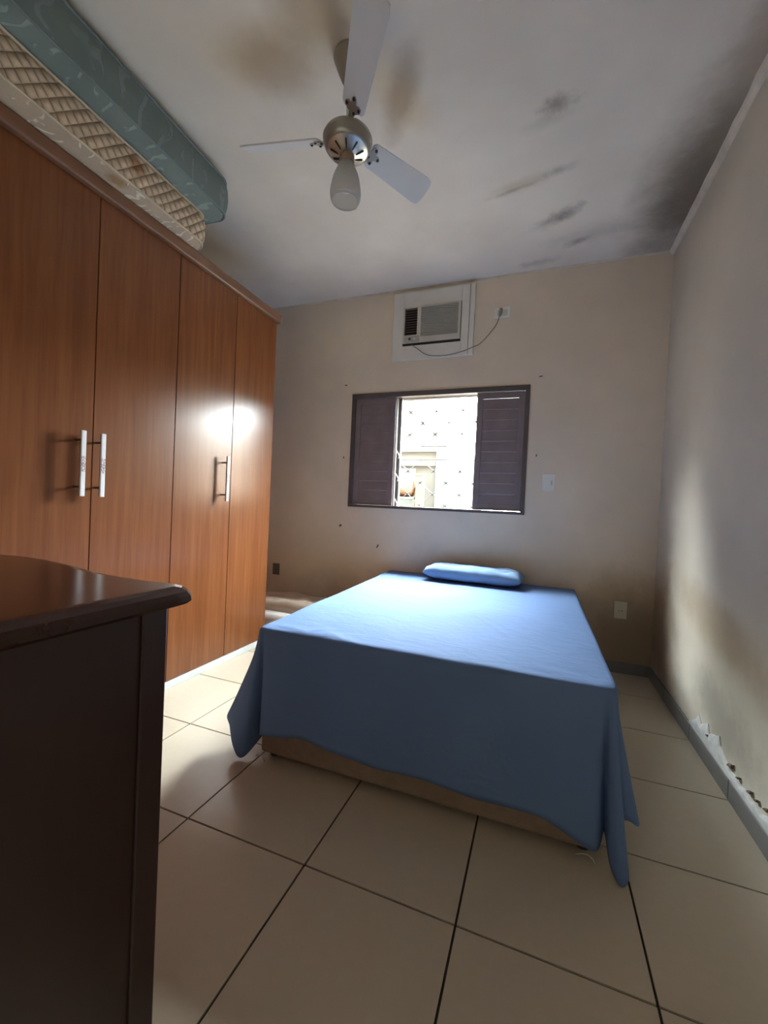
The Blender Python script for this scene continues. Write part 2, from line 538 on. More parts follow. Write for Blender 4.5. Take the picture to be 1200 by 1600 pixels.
# crown strips under the ceiling
def crown(name, pts_fn, L0, L1, label):
    bm = bmesh.new()
    n = 60
    prof = [(0, 0.0), (0.0, -0.030), (0.010, -0.030), (0.020, -0.016), (0.026, -0.002), (0.026, 0.0)]
    rings = []
    for i in range(n + 1):
        s = L0 + (L1 - L0) * i / n
        rings.append([bm.verts.new(pts_fn(s, o_ * (1 + 0.25 * noise.noise((s * 9, o_ * 40, 0))), z_ * (1 + 0.2 * noise.noise((s * 6, 3, z_ * 20))))) for o_, z_ in prof])
    for A, B in zip(rings, rings[1:]):
        for k in range(len(prof)):
            k2 = (k + 1) % len(prof)
            bm.faces.new((A[k], A[k2], B[k2], B[k]))
    bm.faces.new(rings[0])
    bm.faces.new(list(reversed(rings[-1])))
    return struct(obj(name, bm, 'crown_paint'), label, 'moulding')
crown('trim_1', lambda s, o_, z_: (XR - o_, s, H + z_), YB, D, 'narrow plaster strip between ceiling and right wall')
crown('trim_2', lambda s, o_, z_: (s, D - o_ * 0.35, H + z_ * 0.35), XL, XR - 0.03, 'thin plaster line between ceiling and window wall')

# skirting tiles
BH = 0.077
bb = struct(obj('baseboard_right', bx(XR - 0.004, XR, YB, D - 0.012, 0, BH - 0.004), 'grout'), 'grey tile skirting along the right wall', 'skirting')
for j in range(ky0, ky1):
    b0, b1 = max(TY + j * TP + 0.002, YB), min(TY + (j + 1) * TP - 0.002, D - 0.012)
    if b1 - b0 > 0.02:
        obj('skirting_tile', bx(XR - 0.013, XR - 0.004, b0, b1, 0.0, BH, bev=0.0015, seg=1), 'skirting_tile', bb)
bb = struct(obj('baseboard_far', bx(XL, XR - 0.014, D - 0.004, D, 0, BH - 0.004), 'grout'), 'tile skirting along the window wall', 'skirting')
for i in range(kx0, kx1):
    a0, a1 = max(TX + i * TP + 0.002, XL), min(TX + (i + 1) * TP - 0.002, XR - 0.014)
    if a1 - a0 > 0.02:
        obj('skirting_tile', bx(a0, a1, D - 0.013, D - 0.004, 0.0, BH, bev=0.0015, seg=1), 'skirting_tile', bb)

# bare plaster where paint has fallen off above the right skirting
outl = [(2.46, 0.078), (2.42, 0.105), (2.375, 0.128), (2.345, 0.169), (2.31, 0.140), (2.275, 0.158), (2.228, 0.176), (2.205, 0.140), (2.187, 0.150), (2.15, 0.165),
        (2.103, 0.184), (2.085, 0.150), (2.03, 0.120), (1.98, 0.106), (1.942, 0.112), (1.90, 0.100), (1.863, 0.112), (1.82, 0.098), (1.792, 0.112), (1.75, 0.100), (1.70, 0.124),
        (1.64, 0.110), (1.56, 0.122), (1.48, 0.100), (1.40, 0.110), (1.28, 0.078)]
bm = bmesh.new()
n = len(outl)
lo = [bm.verts.new((XR - 0.010, y, 0.078)) for y, z in outl]
mid = [bm.verts.new((XR - 0.009 + 0.003 * noise.noise((y * 30, z * 30, 1)), y, 0.078 + (z - 0.078) * 0.6)) for y, z in outl]
hi = [bm.verts.new((XR - 0.0045 + 0.003 * noise.noise((y * 40, 2, z * 9)), y + random.uniform(-0.006, 0.006), z)) for y, z in outl]
bk = [bm.verts.new((XR + 0.002, v.co.y, v.co.z)) for v in hi]
bl = [bm.verts.new((XR + 0.002, y, 0.078)) for y, z in outl]
for L1_, L2_ in ((lo, mid), (mid, hi), (hi, bk), (bk, bl), (bl, lo)):
    for k in range(n - 1):
        try:
            bm.faces.new((L1_[k], L1_[k + 1], L2_[k + 1], L2_[k]))
        except ValueError:
            pass
obj('bare_plaster', bm, 'loose_plaster', wall_right)
for (y, z, l) in [(2.22, 0.128, 0.022), (1.985, 0.128, 0.045), (1.915, 0.122, 0.022), (1.825, 0.126, 0.030), (1.775, 0.128, 0.022), (1.71, 0.14, 0.03)]:
    bm = bmesh.new()
    prism(bm, [(y - l / 2, z + l * .35), (y - l * .2, z + l * .1), (y + l * .1, z + l * .15), (y + l / 2, z - l * .2), (y + l * .15, z - l * .15), (y - l * .25, z - l * .1)], XR - 0.011, XR + 0.001, 'x')
    obj('crack_hole', bm, 'hole_dark', wall_right)

# ------------------------------------------------------------------ WINDOW
win = struct(empty('window_1', ((WX0 + WX1) / 2, D, WZ0)), 'brown sliding window with louvred shutters, half open', 'window')
wo = Vector(win.location)
def wbox(name, mat, x0, x1, y0, y1, z0, z1, parent=win, bev=0.002):
    o = obj(name, bx(x0 - wo.x, x1 - wo.x, y0 - wo.y, y1 - wo.y, z0 - wo.z, z1 - wo.z, bev=bev, seg=1), mat, parent)
    return o
F = 0.040
wbox('frame_rail', 'window_brown', WX0, WX1, D - 0.012, D + WT, WZ1 - F, WZ1)
wbox('frame_rail', 'window_brown', WX0, WX1, D - 0.012, D + WT, WZ0, WZ0 + 0.022)
wbox('frame_stile', 'window_brown', WX0, WX0 + 0.032, D - 0.012, D + WT, WZ0 + 0.022, WZ1 - F)
wbox('frame_stile', 'window_brown', WX1 - 0.032, WX1, D - 0.012, D + WT, WZ0 + 0.022, WZ1 - F)
def shutter(x0, x1, y):
    z0, z1 = WZ0 + 0.023, WZ1 - F - 0.001
    s = 0.045
    bm = bmesh.new()
    for (a, b_, c, d_) in ((x0, x0 + s, z0, z1), (x1 - s, x1, z0, z1), (x0 + s, x1 - s, z0, z0 + s), (x0 + s, x1 - s, z1 - s, z1)):
        box(bm, a - wo.x, b_ - wo.x, y - wo.y, y + 0.028 - wo.y, c - wo.z, d_ - wo.z)
    sh = obj('shutter', bm, 'shutter_brown', win)
    pitch = 0.076
    nn = int((z1 - z0 - 2 * s) / pitch)
    pitch = (z1 - z0 - 2 * s) / nn
    for k in range(nn):
        zc = z0 + s + pitch * k
        bm = bmesh.new()
        prism(bm, [(y + 0.004 - wo.y, zc - wo.z + 0.001), (y + 0.007 - wo.y, zc - wo.z - 0.005), (y + 0.018 - wo.y, zc - wo.z - 0.005), (y + 0.018 - wo.y, zc + pitch - wo.z - 0.001), (y + 0.010 - wo.y, zc + pitch - wo.z - 0.001)],
              x0 + s - wo.x, x1 - s - wo.x, 'x')
        obj('slat', bm, 'shutter_brown', sh)
    return sh
shutter(WX0 + 0.032, -1.165, D + 0.012)
shutter(-0.500, WX1 - 0.032, D + 0.012)
# glazed sash parked behind the left shutter: its bright edge shows at the left of the opening
wbox('sash_stile', 'aluminium', -1.163, -1.150, D + 0.020, D + 0.060, WZ0 + 0.023, WZ1 - F - 0.001)
wbox('sash_stile', 'window_brown', -1.150, -1.128, D + 0.050, D + 0.075, WZ0 + 0.023, WZ1 - F - 0.001)
wbox('sash_stile', 'aluminium', -1.128, -1.120, D + 0.050, D + 0.075, WZ0 + 0.023, WZ1 - F - 0.001)
wbox('track', 'aluminium', -1.165, -0.500, D + 0.060, D + 0.066, WZ1 - F - 0.012, WZ1 - F - 0.001, bev=0)
# curly safety catch on the parked sash
bm = bmesh.new()
for zc in (1.12, 1.33, 1.52):
    tube(bm, [(-1.152 - wo.x, D + 0.034 - wo.y, zc + 0.02 - wo.z), (-1.140 - wo.x, D + 0.030 - wo.y, zc + 0.005 - wo.z), (-1.124 - wo.x, D + 0.034 - wo.y, zc - 0.025 - wo.z), (-1.130 - wo.x, D + 0.036 - wo.y, zc - 0.05 - wo.z)], 0.0035, 6)
obj('safety_chain', bm, 'aluminium', win, True)

# ------------------------------------------------------------------ SECURITY GRILLE outside the window
GY = D + WT + 0.03
gr = tag(empty('window_grille', (-0.83, GY, WZ0)), 'thin metal security grille with dark crossed knots outside the window', 'grille')
gx = [-1.084 + 0.224 * k for k in range(-2, 6)]
def bar(p, q, r=0.0022, mat='grille_paint', name='bar'):
    bm = bmesh.new()
    tube(bm, [(p[0] + 0.83, 0, p[1] - WZ0), (q[0] + 0.83, 0, q[1] - WZ0)], r, 5)
    obj(name, bm, mat, gr, True)
zA = (1.885, 1.692)
zB = (1.382, 1.188)
GX0, GX1 = WX0 - 0.02, WX1 + 0.02
for zz in (WZ0 - 0.02, 1.480, 1.593, WZ1 + 0.02):
    bar((GX0, zz), (GX1, zz), 0.004)
for xx in (GX0, GX1):
    bar((xx, WZ0 - 0.02), (xx, WZ1 + 0.02), 0.005)
# diagonal lattice in an upper and a lower band
def diag(zc, zlo, zhi):
    sl = 0.097 / 0.112
    for x in gx:
        for sg in (-1, 1):
            pts = []
            for z in (zlo, zhi):
                xx = x + sg * (z - zc) / sl
                pts.append([xx, z])
            for p in pts:
                if p[0] < GX0:
                    p[1] = zc + sg * (GX0 - x) * sl; p[0] = GX0
                if p[0] > GX1:
                    p[1] = zc + sg * (GX1 - x) * sl; p[0] = GX1
            if abs(pts[0][1] - pts[1][1]) > 0.02:
                bar(pts[0], pts[1])
diag(1.692, 1.593, WZ1 + 0.02)
diag(1.382, WZ0 - 0.02, 1.480)
knots = []
for z, off in ((1.885, 0), (1.789, 1), (1.692, 0), (1.382, 0), (1.284, 1), (1.188, 0), (1.092, 1)):
    for x in gx:
        xx = x + (0.112 if off else 0)
        if GX0 < xx < GX1:
            knots.append((xx, z))
kb = bmesh.new()
for sg in (-1, 1):
    tube(kb, [(-0.019, -0.004, -0.016 * sg), (-0.009, -0.005, -0.0075 * sg), (0, -0.006, 0), (0.009, -0.005, 0.0075 * sg), (0.019, -0.004, 0.016 * sg)], [0.004, 0.006, 0.0085, 0.006, 0.004], 6)
k0 = obj('knot', kb, 'grille_knot', gr)
for i, (x, z) in enumerate(knots):
    k = k0 if i == 0 else k0.copy()
    if i:
        COL.objects.link(k)
        k.parent = gr
    k.location = (x + 0.83, 0, z - WZ0)

# ------------------------------------------------------------------ OUTSIDE
# unseen outer face and roof overhang of this house, added to cut sky light
bm = bmesh.new()
box(bm, -9.0, XL - WT, D + 0.02, D + WT, -0.35, 3.0)
box(bm, -9.0, 7.0, D + 0.02, D + WT, 3.08, 5.4)  # unseen upper storey, added to shade the neighbour wall
box(bm, XR + WT, 7.0, D + 0.02, D + WT, -0.35, 3.0)
box(bm, XL - WT, XR + WT, D + 0.02, D + WT, H + 0.12, 3.0)
struct(obj('wall_outer_added', bm, 'added_facade_paint'), 'unseen outer wall around the window, added and raised to block sky light', 'wall')
struct(obj('added_eave', bx(-9.0, 7.0, YB - WT, D + WT + 0.45, 3.0, 3.08), 'added_facade_paint'), 'unseen roof slab and overhang above the window, added to block sky light', 'added_eave')  # unseen overhang, added to cut sky light on the neighbour wall
struct(obj('ground', bx(-14, 12, D + WT + 0.01, 26, -0.35, -0.25), 'yard_concrete'), 'concrete yard outside the window', 'ground')
struct(obj('added_wall_right', bx(1.6, 1.75, D + WT + 0.01, 14.0, -0.25, 2.50), 'added_wall_render'), 'unseen rendered wall to the right outside the window, added to block low sky light', 'wall')  # unseen, inferred from the wardrobe's shading and added to block low sky
struct(obj('added_wall_left', bx(-4.6, -4.45, D + WT + 0.01, 5.74, -0.25, 3.0), 'added_wall_render'), 'unseen rendered wall to the left outside the window, added to block low sky light', 'wall')  # unseen, added to keep low sky off the far right corner
NY = 5.75
nb = tag(empty('neighbour_house', (-3.2, NY, -0.25)), 'pale rendered gable of a house seen through the window', 'building')
no = Vector(nb.location)
bm = bmesh.new()
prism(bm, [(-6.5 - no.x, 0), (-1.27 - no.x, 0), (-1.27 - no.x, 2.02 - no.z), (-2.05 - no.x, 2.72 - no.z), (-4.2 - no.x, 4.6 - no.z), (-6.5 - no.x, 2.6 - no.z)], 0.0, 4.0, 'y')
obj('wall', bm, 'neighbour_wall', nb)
bm = bmesh.new()
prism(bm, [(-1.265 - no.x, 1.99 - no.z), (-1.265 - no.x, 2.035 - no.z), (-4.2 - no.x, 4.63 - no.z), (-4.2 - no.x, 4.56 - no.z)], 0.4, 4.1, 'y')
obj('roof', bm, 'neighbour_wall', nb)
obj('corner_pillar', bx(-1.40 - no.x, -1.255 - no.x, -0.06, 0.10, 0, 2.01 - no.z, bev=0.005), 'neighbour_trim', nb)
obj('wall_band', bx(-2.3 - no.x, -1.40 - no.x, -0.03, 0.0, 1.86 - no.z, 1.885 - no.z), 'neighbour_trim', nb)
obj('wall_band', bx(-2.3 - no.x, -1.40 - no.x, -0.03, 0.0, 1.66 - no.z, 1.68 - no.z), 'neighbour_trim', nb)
obj('side_door', bx(-2.3 - no.x, -1.70 - no.x, -0.025, 0.0, 0.0, 1.62 - no.z), 'panel_grey', nb)
# orange drum and yellow post in front of it
bm = bmesh.new()
lathe(bm, [(0.02, -0.13), (0.10, -0.13), (0.125, -0.10), (0.13, -0.02), (0.133, 0.0), (0.13, 0.02), (0.125, 0.08), (0.10, 0.11), (0.04, 0.115), (0.04, 0.13), (0.02, 0.13)], 24, cap_ends=True)
bmesh.ops.rotate(bm, verts=bm.verts, cent=(0, 0, 0), matrix=Matrix.Rotation(PI / 2, 3, 'Y'))
tk = tag(obj('plastic_drum', bm, 'tank_orange', None, True, (-1.73, 5.45, 1.335)), 'orange plastic drum seen through the lower left of the window', 'drum')
sh_ = tag(empty('drum_stand', (-1.73, 5.45, -0.25)), 'low stand under the orange drum outside the window', 'stand')
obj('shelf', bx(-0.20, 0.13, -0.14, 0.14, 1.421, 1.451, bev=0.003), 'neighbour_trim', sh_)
for sx in (-0.175, 0.10):
    for sy in (-0.11, 0.11):
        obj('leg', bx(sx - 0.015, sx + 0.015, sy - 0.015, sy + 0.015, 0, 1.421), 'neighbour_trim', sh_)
yp = tag(empty('yellow_post', (-1.53, 5.40, -0.25)), 'yellow post beside the orange drum outside the window', 'post')
obj('shaft', bx(-0.05, 0.05, -0.05, 0.05, 0, 1.74, bev=0.006), 'post_yellow', yp)
obj('cap', bx(-0.056, 0.056, -0.056, 0.056, 1.74, 1.765, bev=0.004), 'post_yellow', yp)

# ------------------------------------------------------------------ WARDROBE
WY0, WY1 = 0.42, 2.594
wd = tag(empty('wardrobe', ((XL + XW) / 2, (WY0 + WY1) / 2, 0)), 'tall reddish-brown wooden wardrobe with flat doors along the left wall', 'wardrobe')
o_ = Vector(wd.location)
def wbx(name, mat, x0, x1, y0, y1, z0, z1, bev=0.0, parent=wd, seg=2):
    return obj(name, bx(x0 - o_.x, x1 - o_.x, y0 - o_.y, y1 - o_.y, z0 - o_.z, z1 - o_.z, bev=bev, seg=seg), mat, parent)
XB = XL + 0.012
wbx('side_panel', 'wardrobe_wood', XB, XW - 0.022, WY1 - 0.018, WY1, 0.0, 2.385)
wbx('side_panel', 'wardrobe_wood', XB, XW - 0.022, WY0, WY0 + 0.018, 0.0, 2.385)
wbx('back_panel', 'wardrobe_wood', XB, XB + 0.008, WY0 + 0.018, WY1 - 0.018, 0.0, 2.385)
wbx('top_panel', 'wardrobe_wood', XB, XW - 0.022, WY0, WY1, 2.385, 2.405)
wbx('bottom_panel', 'wardrobe_wood', XB, XW - 0.022, WY0 + 0.018, WY1 - 0.018, 0.035, 0.05)
wbx('plinth', 'plinth_white', XW - 0.032, XW - 0.004, WY0, WY1 - 0.004, 0.0, 0.045, bev=0.002)
wbx('top_rail', 'rail_wood', XW - 0.035, XW + 0.030, WY0, WY1 + 0.022, 2.382, 2.446, bev=0.012, seg=3)
wbx('top_ledge', 'rail_wood', XB, XW - 0.035, WY0, WY1 + 0.01, 2.405, 2.446)
edges = [WY0, 0.840, 1.279, 1.7185, 2.168, WY1]
for k in range(5):
    y0, y1 = edges[k] + 0.0018, edges[k + 1] - 0.0018
    dr = wbx('door', 'wardrobe_wood', XW - 0.019, XW, y0, y1, 0.050, 2.381, bev=0.0012, seg=1)
    hy = {1: 1.207, 2: 1.293, 3: 2.085, 0: 0.50}.get(k)
    if hy is None:
        continue
    s_ = 0.049
    hz0, hz1 = 1.056, 1.337
    bm = bmesh.new()
    box(bm, XW + s_ - 0.004 - o_.x, XW + s_ + 0.004 - o_.x, hy - 0.010 - o_.y, hy + 0.010 - o_.y, hz0 - o_.z, hz1 - o_.z, bev=0.002)
    hb = obj('handle_bar', bm, 'handle_white', dr)
    hb['label'] = 'white handle bar with printed marks'
    obj('handle_print', bx(XW + s_ + 0.004 - o_.x, XW + s_ + 0.0046 - o_.x, hy - 0.008 - o_.y, hy + 0.008 - o_.y, hz0 + 0.105 - o_.z, hz1 - 0.110 - o_.z), 'handle_print', dr)
    obj('handle_back', bx(XW + s_ - 0.007 - o_.x, XW + s_ - 0.0042 - o_.x, hy - 0.0095 - o_.y, hy + 0.0095 - o_.y, hz0 + 0.001 - o_.z, hz1 - 0.001 - o_.z), 'handle_dark', dr)
    for hz in (hz0 + 0.04, hz1 - 0.04):
        bm = bmesh.new()
        tube(bm, [(XW - o_.x, hy - o_.y, hz - o_.z), (XW + s_ - 0.006 - o_.x, hy - o_.y, hz - o_.z)], 0.005, 8)
        obj('handle_post', bm, 'handle_dark', dr, True)

# ------------------------------------------------------------------ MATTRESSES ON THE WARDROBE
def rrect(x0, x1, y0, y1, r, n=6):
    out = []
    for (cx, cy, a0) in ((x1 - r, y1 - r, 0), (x0 + r, y1 - r, PI / 2), (x0 + r, y0 + r, PI), (x1 - r, y0 + r, 1.5 * PI)):
        for k in range(n + 1):
            a = a0 + PI / 2 * k / n
            out.append((cx + r * math.cos(a), cy + r * math.sin(a)))
    return out
def mattress(name, label, loc, rz, wx, ly, th, mats, r=0.07):
    """panels (top and bottom faces), quilted band and two cord pipings"""
    t = tag(empty(name, loc, rz), label, 'mattress')
    P = rrect(-wx / 2, wx / 2, -ly / 2, ly / 2, r)
    # resample long sides
    Q = []
    for i, p in enumerate(P):
        q = P[(i + 1) % len(P)]
        d_ = math.hypot(q[0] - p[0], q[1] - p[1])
        m_ = max(1, int(d_ / 0.06))
        for k in range(m_):
            Q.append((p[0] + (q[0] - p[0]) * k / m_, p[1] + (q[1] - p[1]) * k / m_))
    n_ = len(Q)
    def off(p, s, k):
        return (p[0] * (1 + 2 * s / wx), p[1] * (1 + 2 * s / ly))
    wob = [0.004 * noise.noise((p[0] * 7, p[1] * 7, th * 9)) for p in Q]
    bm = bmesh.new()
    rings = []
    for (f_, s) in ((0.0, -0.004), (0.10, 0.004), (0.3, 0.010), (0.5, 0.012), (0.7, 0.010), (0.9, 0.004), (1.0, -0.004)):
        rings.append([bm.verts.new((*off(p, s + wob[k], k), th * f_)) for k, p in enumerate(Q)])
    for A, B in zip(rings, rings[1:]):
        for k in range(n_):
            bm.faces.new((A[k], A[(k + 1) % n_], B[(k + 1) % n_], B[k]))
    obj('side_band', bm, mats[0], t, True)
    for z_, sgn, nm in ((0.0, -1, 'bottom_panel'), (th, 1, 'top_panel')):
        bm = bmesh.new()
        rr = [[bm.verts.new((*off(p, -0.004 - ins, k), z_ + sgn * bl)) for k, p in enumerate(Q)] for ins, bl in ((0, 0), (0.03, 0.003), (0.08, 0.004))]
        for A, B in zip(rr, rr[1:]):
            for k in range(n_):
                bm.faces.new((A[k], A[(k + 1) % n_], B[(k + 1) % n_], B[k]))
        bm.faces.new(rr[-1])
        obj(nm, bm, mats[1], t, True)
    for z_ in (0.003, th - 0.003):
        bm = bmesh.new()
        tube(bm, [(*off(p, 0.001 + wob[k], k), z_) for k, p in enumerate(Q)], 0.0055, 6, closed=True)
        obj('piping', bm, mats[2], t, True)
    return t
mattress('foam_mattress', 'cream quilted mattress lying on top of the wardrobe, under the teal one', (-2.098, 0.865, 2.452), math.radians(2.2), 0.68, 1.86, 0.160, ('cream_quilt', 'cream_damask', 'piping_cream'))
mattress('foam_mattress', 'teal patterned mattress on top of the cream one, nearest the ceiling', (-2.035, 0.90, 2.622), math.radians(2.2), 0.76, 1.88, 0.180, ('teal_band', 'teal_damask', 'piping_teal'))

# ------------------------------------------------------------------ BED
BX0, BX1, BY0, BY1 = -1.065, 0.240, 1.450, 3.215
bed = tag(empty('bed', ((BX0 + BX1) / 2, (BY0 + BY1) / 2, 0)), 'double box bed with brown fabric base under the blue sheet', 'bed')
bo = Vector(bed.location)
obj('base', bx(BX0 + 0.015 - bo.x, BX1 - 0.015 - bo.x, BY0 - bo.y, BY1 - bo.y, 0.022, 0.30, bev=0.012), 'bed_base_fabric', bed)
obj('mattress', bx(BX0 + 0.012 - bo.x, BX1 - 0.012 - bo.x, BY0 - bo.y, BY1 - bo.y, 0.30, 0.528, bev=0.03, seg=3), 'mattress_white', bed)
for x in (BX0 + 0.06, BX1 - 0.06):
    for y in (BY0 + 0.05, BY1 - 0.06):
        bm = bmesh.new()
        lathe(bm, [(0.012, 0.0), (0.024, 0.0), (0.026, 0.006), (0.020, 0.022), (0.012, 0.024)], 14, x - bo.x, y - bo.y, True)
        obj('foot', bm, 'black_plastic', bed, True)
for x in (-1.036, 0.185):     # torn strips of clear packing film at the front feet
    bm = bmesh.new()
    pts = [(x - bo.x + dx, BY0 - 0.018 - bo.y + dy, z_) for dx, dy, z_ in ((-0.03, 0.01, 0.004), (-0.012, 0.0, 0.020), (0.004, -0.006, 0.026), (0.018, -0.008, 0.018), (0.024, -0.006, 0.004))]
    tube(bm, pts, 0.0016, 5)
    obj('packing_film', bm, 'clear_plastic', bed, True)

# the sheet: closed loop of (top point, hem point)
ZT = 0.545
sx0, sx1, sy0, sy1 = -1.080, 0.252, 1.432, 3.222
loop = [  # top x, y | hem x, y, z
    ((sx0 - 0.05, sy1), (-1.14, 3.225, 0.30)),
    ((sx0 - 0.04, 2.80), (-1.16, 2.80, 0.20)),
    ((sx0 - 0.03, 2.30), (-1.15, 2.30, 0.18)),
    ((sx0 - 0.015, 1.85), (-1.13, 1.85, 0.17)),
    ((sx0, 1.60), (-1.18, 1.64, 0.17)),
    ((sx0, 1.50), (-1.255, 1.50, 0.125)),
    ((sx0 + 0.002, 1.458), (-1.215, 1.455, 0.085)),
    ((sx0 + 0.008, 1.444), (-1.160, 1.415, 0.030)),
    ((sx0 + 0.018, 1.436), (-1.105, 1.405, 0.008)),
    ((sx0 + 0.035, sy0 + 0.004), (-1.066, 1.485, 0.070)),
    ((sx0 + 0.055, sy0), (-1.035, 1.424, 0.108)),
    ((-0.95, sy0), (-0.93, 1.414, 0.128)),
    ((-0.84, sy0), (-0.835, 1.424, 0.138)),
    ((-0.70, sy0), (-0.700, 1.412, 0.128)),
    ((-0.535, sy0), (-0.533, 1.420, 0.110)),
    ((-0.35, sy0), (-0.346, 1.414, 0.121)),
    ((-0.175, sy0), (-0.173, 1.420, 0.103)),
    ((0.02, sy0), (0.029, 1.414, 0.111)),
    ((0.09, sy0), (0.092, 1.418, 0.090)),
    ((0.18, sy0), (0.188, 1.414, 0.052)),
    ((0.205, sy0), (0.215, 1.424, 0.060)),
    ((0.218, sy0 + 0.001), (0.238, 1.470, 0.085)),
    ((0.230, sy0 + 0.003), (0.246, 1.400, 0.030)),
    ((0.238, sy0 + 0.007), (0.270, 1.368, 0.006)),
    ((0.245, sy0 + 0.014), (0.290, 1.395, 0.030)),
    ((0.249, sy0 + 0.030), (0.262, 1.475, 0.115)),
    ((sx1, 1.480), (0.300, 1.480, 0.130)),
    ((sx1, 1.520), (0.338, 1.510, 0.105)),
    ((sx1, 1.580), (0.330, 1.585, 0.130)),
    ((sx1, 1.750), (0.285, 1.760, 0.150)),
    ((sx1, 2.10), (0.300, 2.10, 0.150)),
    ((sx1, 2.50), (0.285, 2.50, 0.150)),
    ((sx1, 2.90), (0.295, 2.90, 0.160)),
    ((sx1, sy1), (0.285, 3.225, 0.25)),
    ((0.10, sy1 + 0.004), (0.10, 3.228, 0.30)),
    ((-0.40, sy1 + 0.004), (-0.40, 3.228, 0.30)),
    ((-0.90, sy1 + 0.004), (-0.90, 3.228, 0.30)),
]
per = 7
tops = crom([(a[0], a[1], 0) for a, b_ in loop], per, True)
hems = crom([b_ for a, b_ in loop], per, True)
for v in tops:
    v.x = min(max(v.x, sx0 - 0.055), sx1 + 0.001)
    v.y = min(max(v.y, sy0), sy1 + 0.006)
for v in hems:
    v.y = min(v.y, 3.230)
    v.z = max(v.z, 0.005)
NC = len(tops)
ctr = Vector(((sx0 + sx1) / 2, (sy0 + sy1) / 2, 0))
bm = bmesh.new()
rings = []
def topz(x, y):
    z = ZT + 0.004 * noise.noise((x * 2.5, y * 2.5, 0)) + 0.0015 * noise.noise((x * 11, y * 5, 4))
    # ridge wrinkles at the foot
    for (wx_, wy_, ang, L_, h_) in ((-0.80, 1.50, -0.35, 0.16, 0.010), (-0.90, 1.475, -0.12, 0.20, 0.007), (0.06, 1.50, -0.1, 0.10, 0.006), (-0.2, 1.95, 0.9, 0.12, 0.004)):
        dx, dy = x - wx_, y - wy_
        u = dx * math.cos(ang) + dy * math.sin(ang)
        v = -dx * math.sin(ang) + dy * math.cos(ang)
        z += h_ * math.exp(-(u / L_) ** 2 * 2 - (v / 0.014) ** 2)
    return z
for f_ in (0.02, 0.10, 0.2, 0.3, 0.4, 0.5, 0.6, 0.68, 0.76, 0.82, 0.87, 0.91, 0.94, 0.96, 0.975):
    ring = []
    for t in tops:
        p = ctr + (Vector((t.x, t.y, 0)) - ctr) * f_
        ring.append(bm.verts.new((p.x, p.y, topz(p.x, p.y))))
    rings.append(ring)
for (s, dz) in ((-0.012, -0.0015), (-0.005, -0.006), (0.0, -0.014)):
    ring = []
    for t in tops:
        d_ = (Vector((t.x, t.y, 0)) - ctr).normalized()
        p = Vector((t.x, t.y, 0)) + d_ * s
        ring.append(bm.verts.new((p.x, p.y, ZT + dz + 0.004 * noise.noise((p.x * 2.5, p.y * 2.5, 0)))))
    rings.append(ring)
NR = 22
for j in range(1, NR + 1):
    t_ = j / NR
    ring = []
    for t, h in zip(tops, hems):
        a = Vector((t.x, t.y, ZT - 0.014))
        k = t_ ** 1.15
        p = Vector((a.x + (h.x - a.x) * k, a.y + (h.y - a.y) * k, a.z + (h.z - a.z) * t_))
        amp = 0.005 * min(1, t_ * 2)
        p.y += amp * noise.noise((p.x * 7, p.z * 1.5, 2))
        p.x += amp * 0.6 * noise.noise((p.y * 9, p.z * 2, 8))
        if p.y > D - 0.016:
            p.y = D - 0.016
        ring.append(bm.verts.new(p))
    rings.append(ring)
c0 = bm.verts.new((ctr.x, ctr.y, topz(ctr.x, ctr.y)))
for k in range(NC):
    bm.faces.new((c0, rings[0][k], rings[0][(k + 1) % NC]))
for A, B in zip(rings, rings[1:]):
    for k in range(NC):
        bm.faces.new((A[k], B[k], B[(k + 1) % NC], A[(k + 1) % NC]))
sheet = obj('bed_sheet', bm, 'sheet_blue', None, True)
tag(sheet, 'light blue cotton sheet draped over the double bed', 'sheet')
sol = sheet.modifiers.new('cloth', 'SOLIDIFY')
sol.thickness = 0.002
sol.offset = 1.0

# ------------------------------------------------------------------ PILLOW
def pillow_mesh(L, W, T):
    bm = bmesh.new()
    nx, ny = 44, 26
    def P(u, v, sg):
        # pillow: thick in the middle, pinched towards its seam
        e = (1 - abs(u) ** 7) ** 0.5 * (1 - abs(v) ** 3.6) ** 0.5
        x = u * L / 2 * (1 - 0.035 * (1 - abs(v)) * 0)
        y = v * W / 2 * (1 - 0.04 * abs(u) ** 4)
        z = T / 2 * e * (1.0 if sg > 0 else 0.92)
        wr = 0.010 * noise.noise((x * 9 + y * 7, y * 16, 5 + sg)) + 0.005 * noise.noise((x * 26, y * 30, 9 + sg))
        if sg < 0:
            wr = min(0, wr)
        else:
            wr += 0.008 * math.exp(-((v + 0.52 + 0.12 * math.sin(u * 5)) / 0.10) ** 2) * math.sin(u * 17 + 1.5 * math.sin(u * 7))
        return (x, y, sg * (z + wr * e))
    for sg in (1, -1):
        g = [[bm.verts.new(P(-1 + 2 * i / nx, -1 + 2 * j / ny, sg)) for j in range(ny + 1)] for i in range(nx + 1)]
        for i in range(nx):
            for j in range(ny):
                bm.faces.new((g[i][j], g[i + 1][j], g[i + 1][j + 1], g[i][j + 1]))
    bmesh.ops.remove_doubles(bm, verts=bm.verts, dist=1e-4)
    return bm
pl = tag(empty('pillow', (-0.435, 3.062, 0.606), math.radians(-3)), 'small blue pillow at the head of the bed below the window', 'pillow')
case = obj('pillow_case', pillow_mesh(0.69, 0.30, 0.115), 'pillow_blue', pl, True)
bm = bmesh.new()
tube(bm, [(0.326, -0.115, 0.008), (0.331, -0.05, 0.012), (0.333, 0.05, 0.012), (0.327, 0.115, 0.006)], 0.003, 6)
obj('case_hem', bm, 'sheet_hem', pl, True)

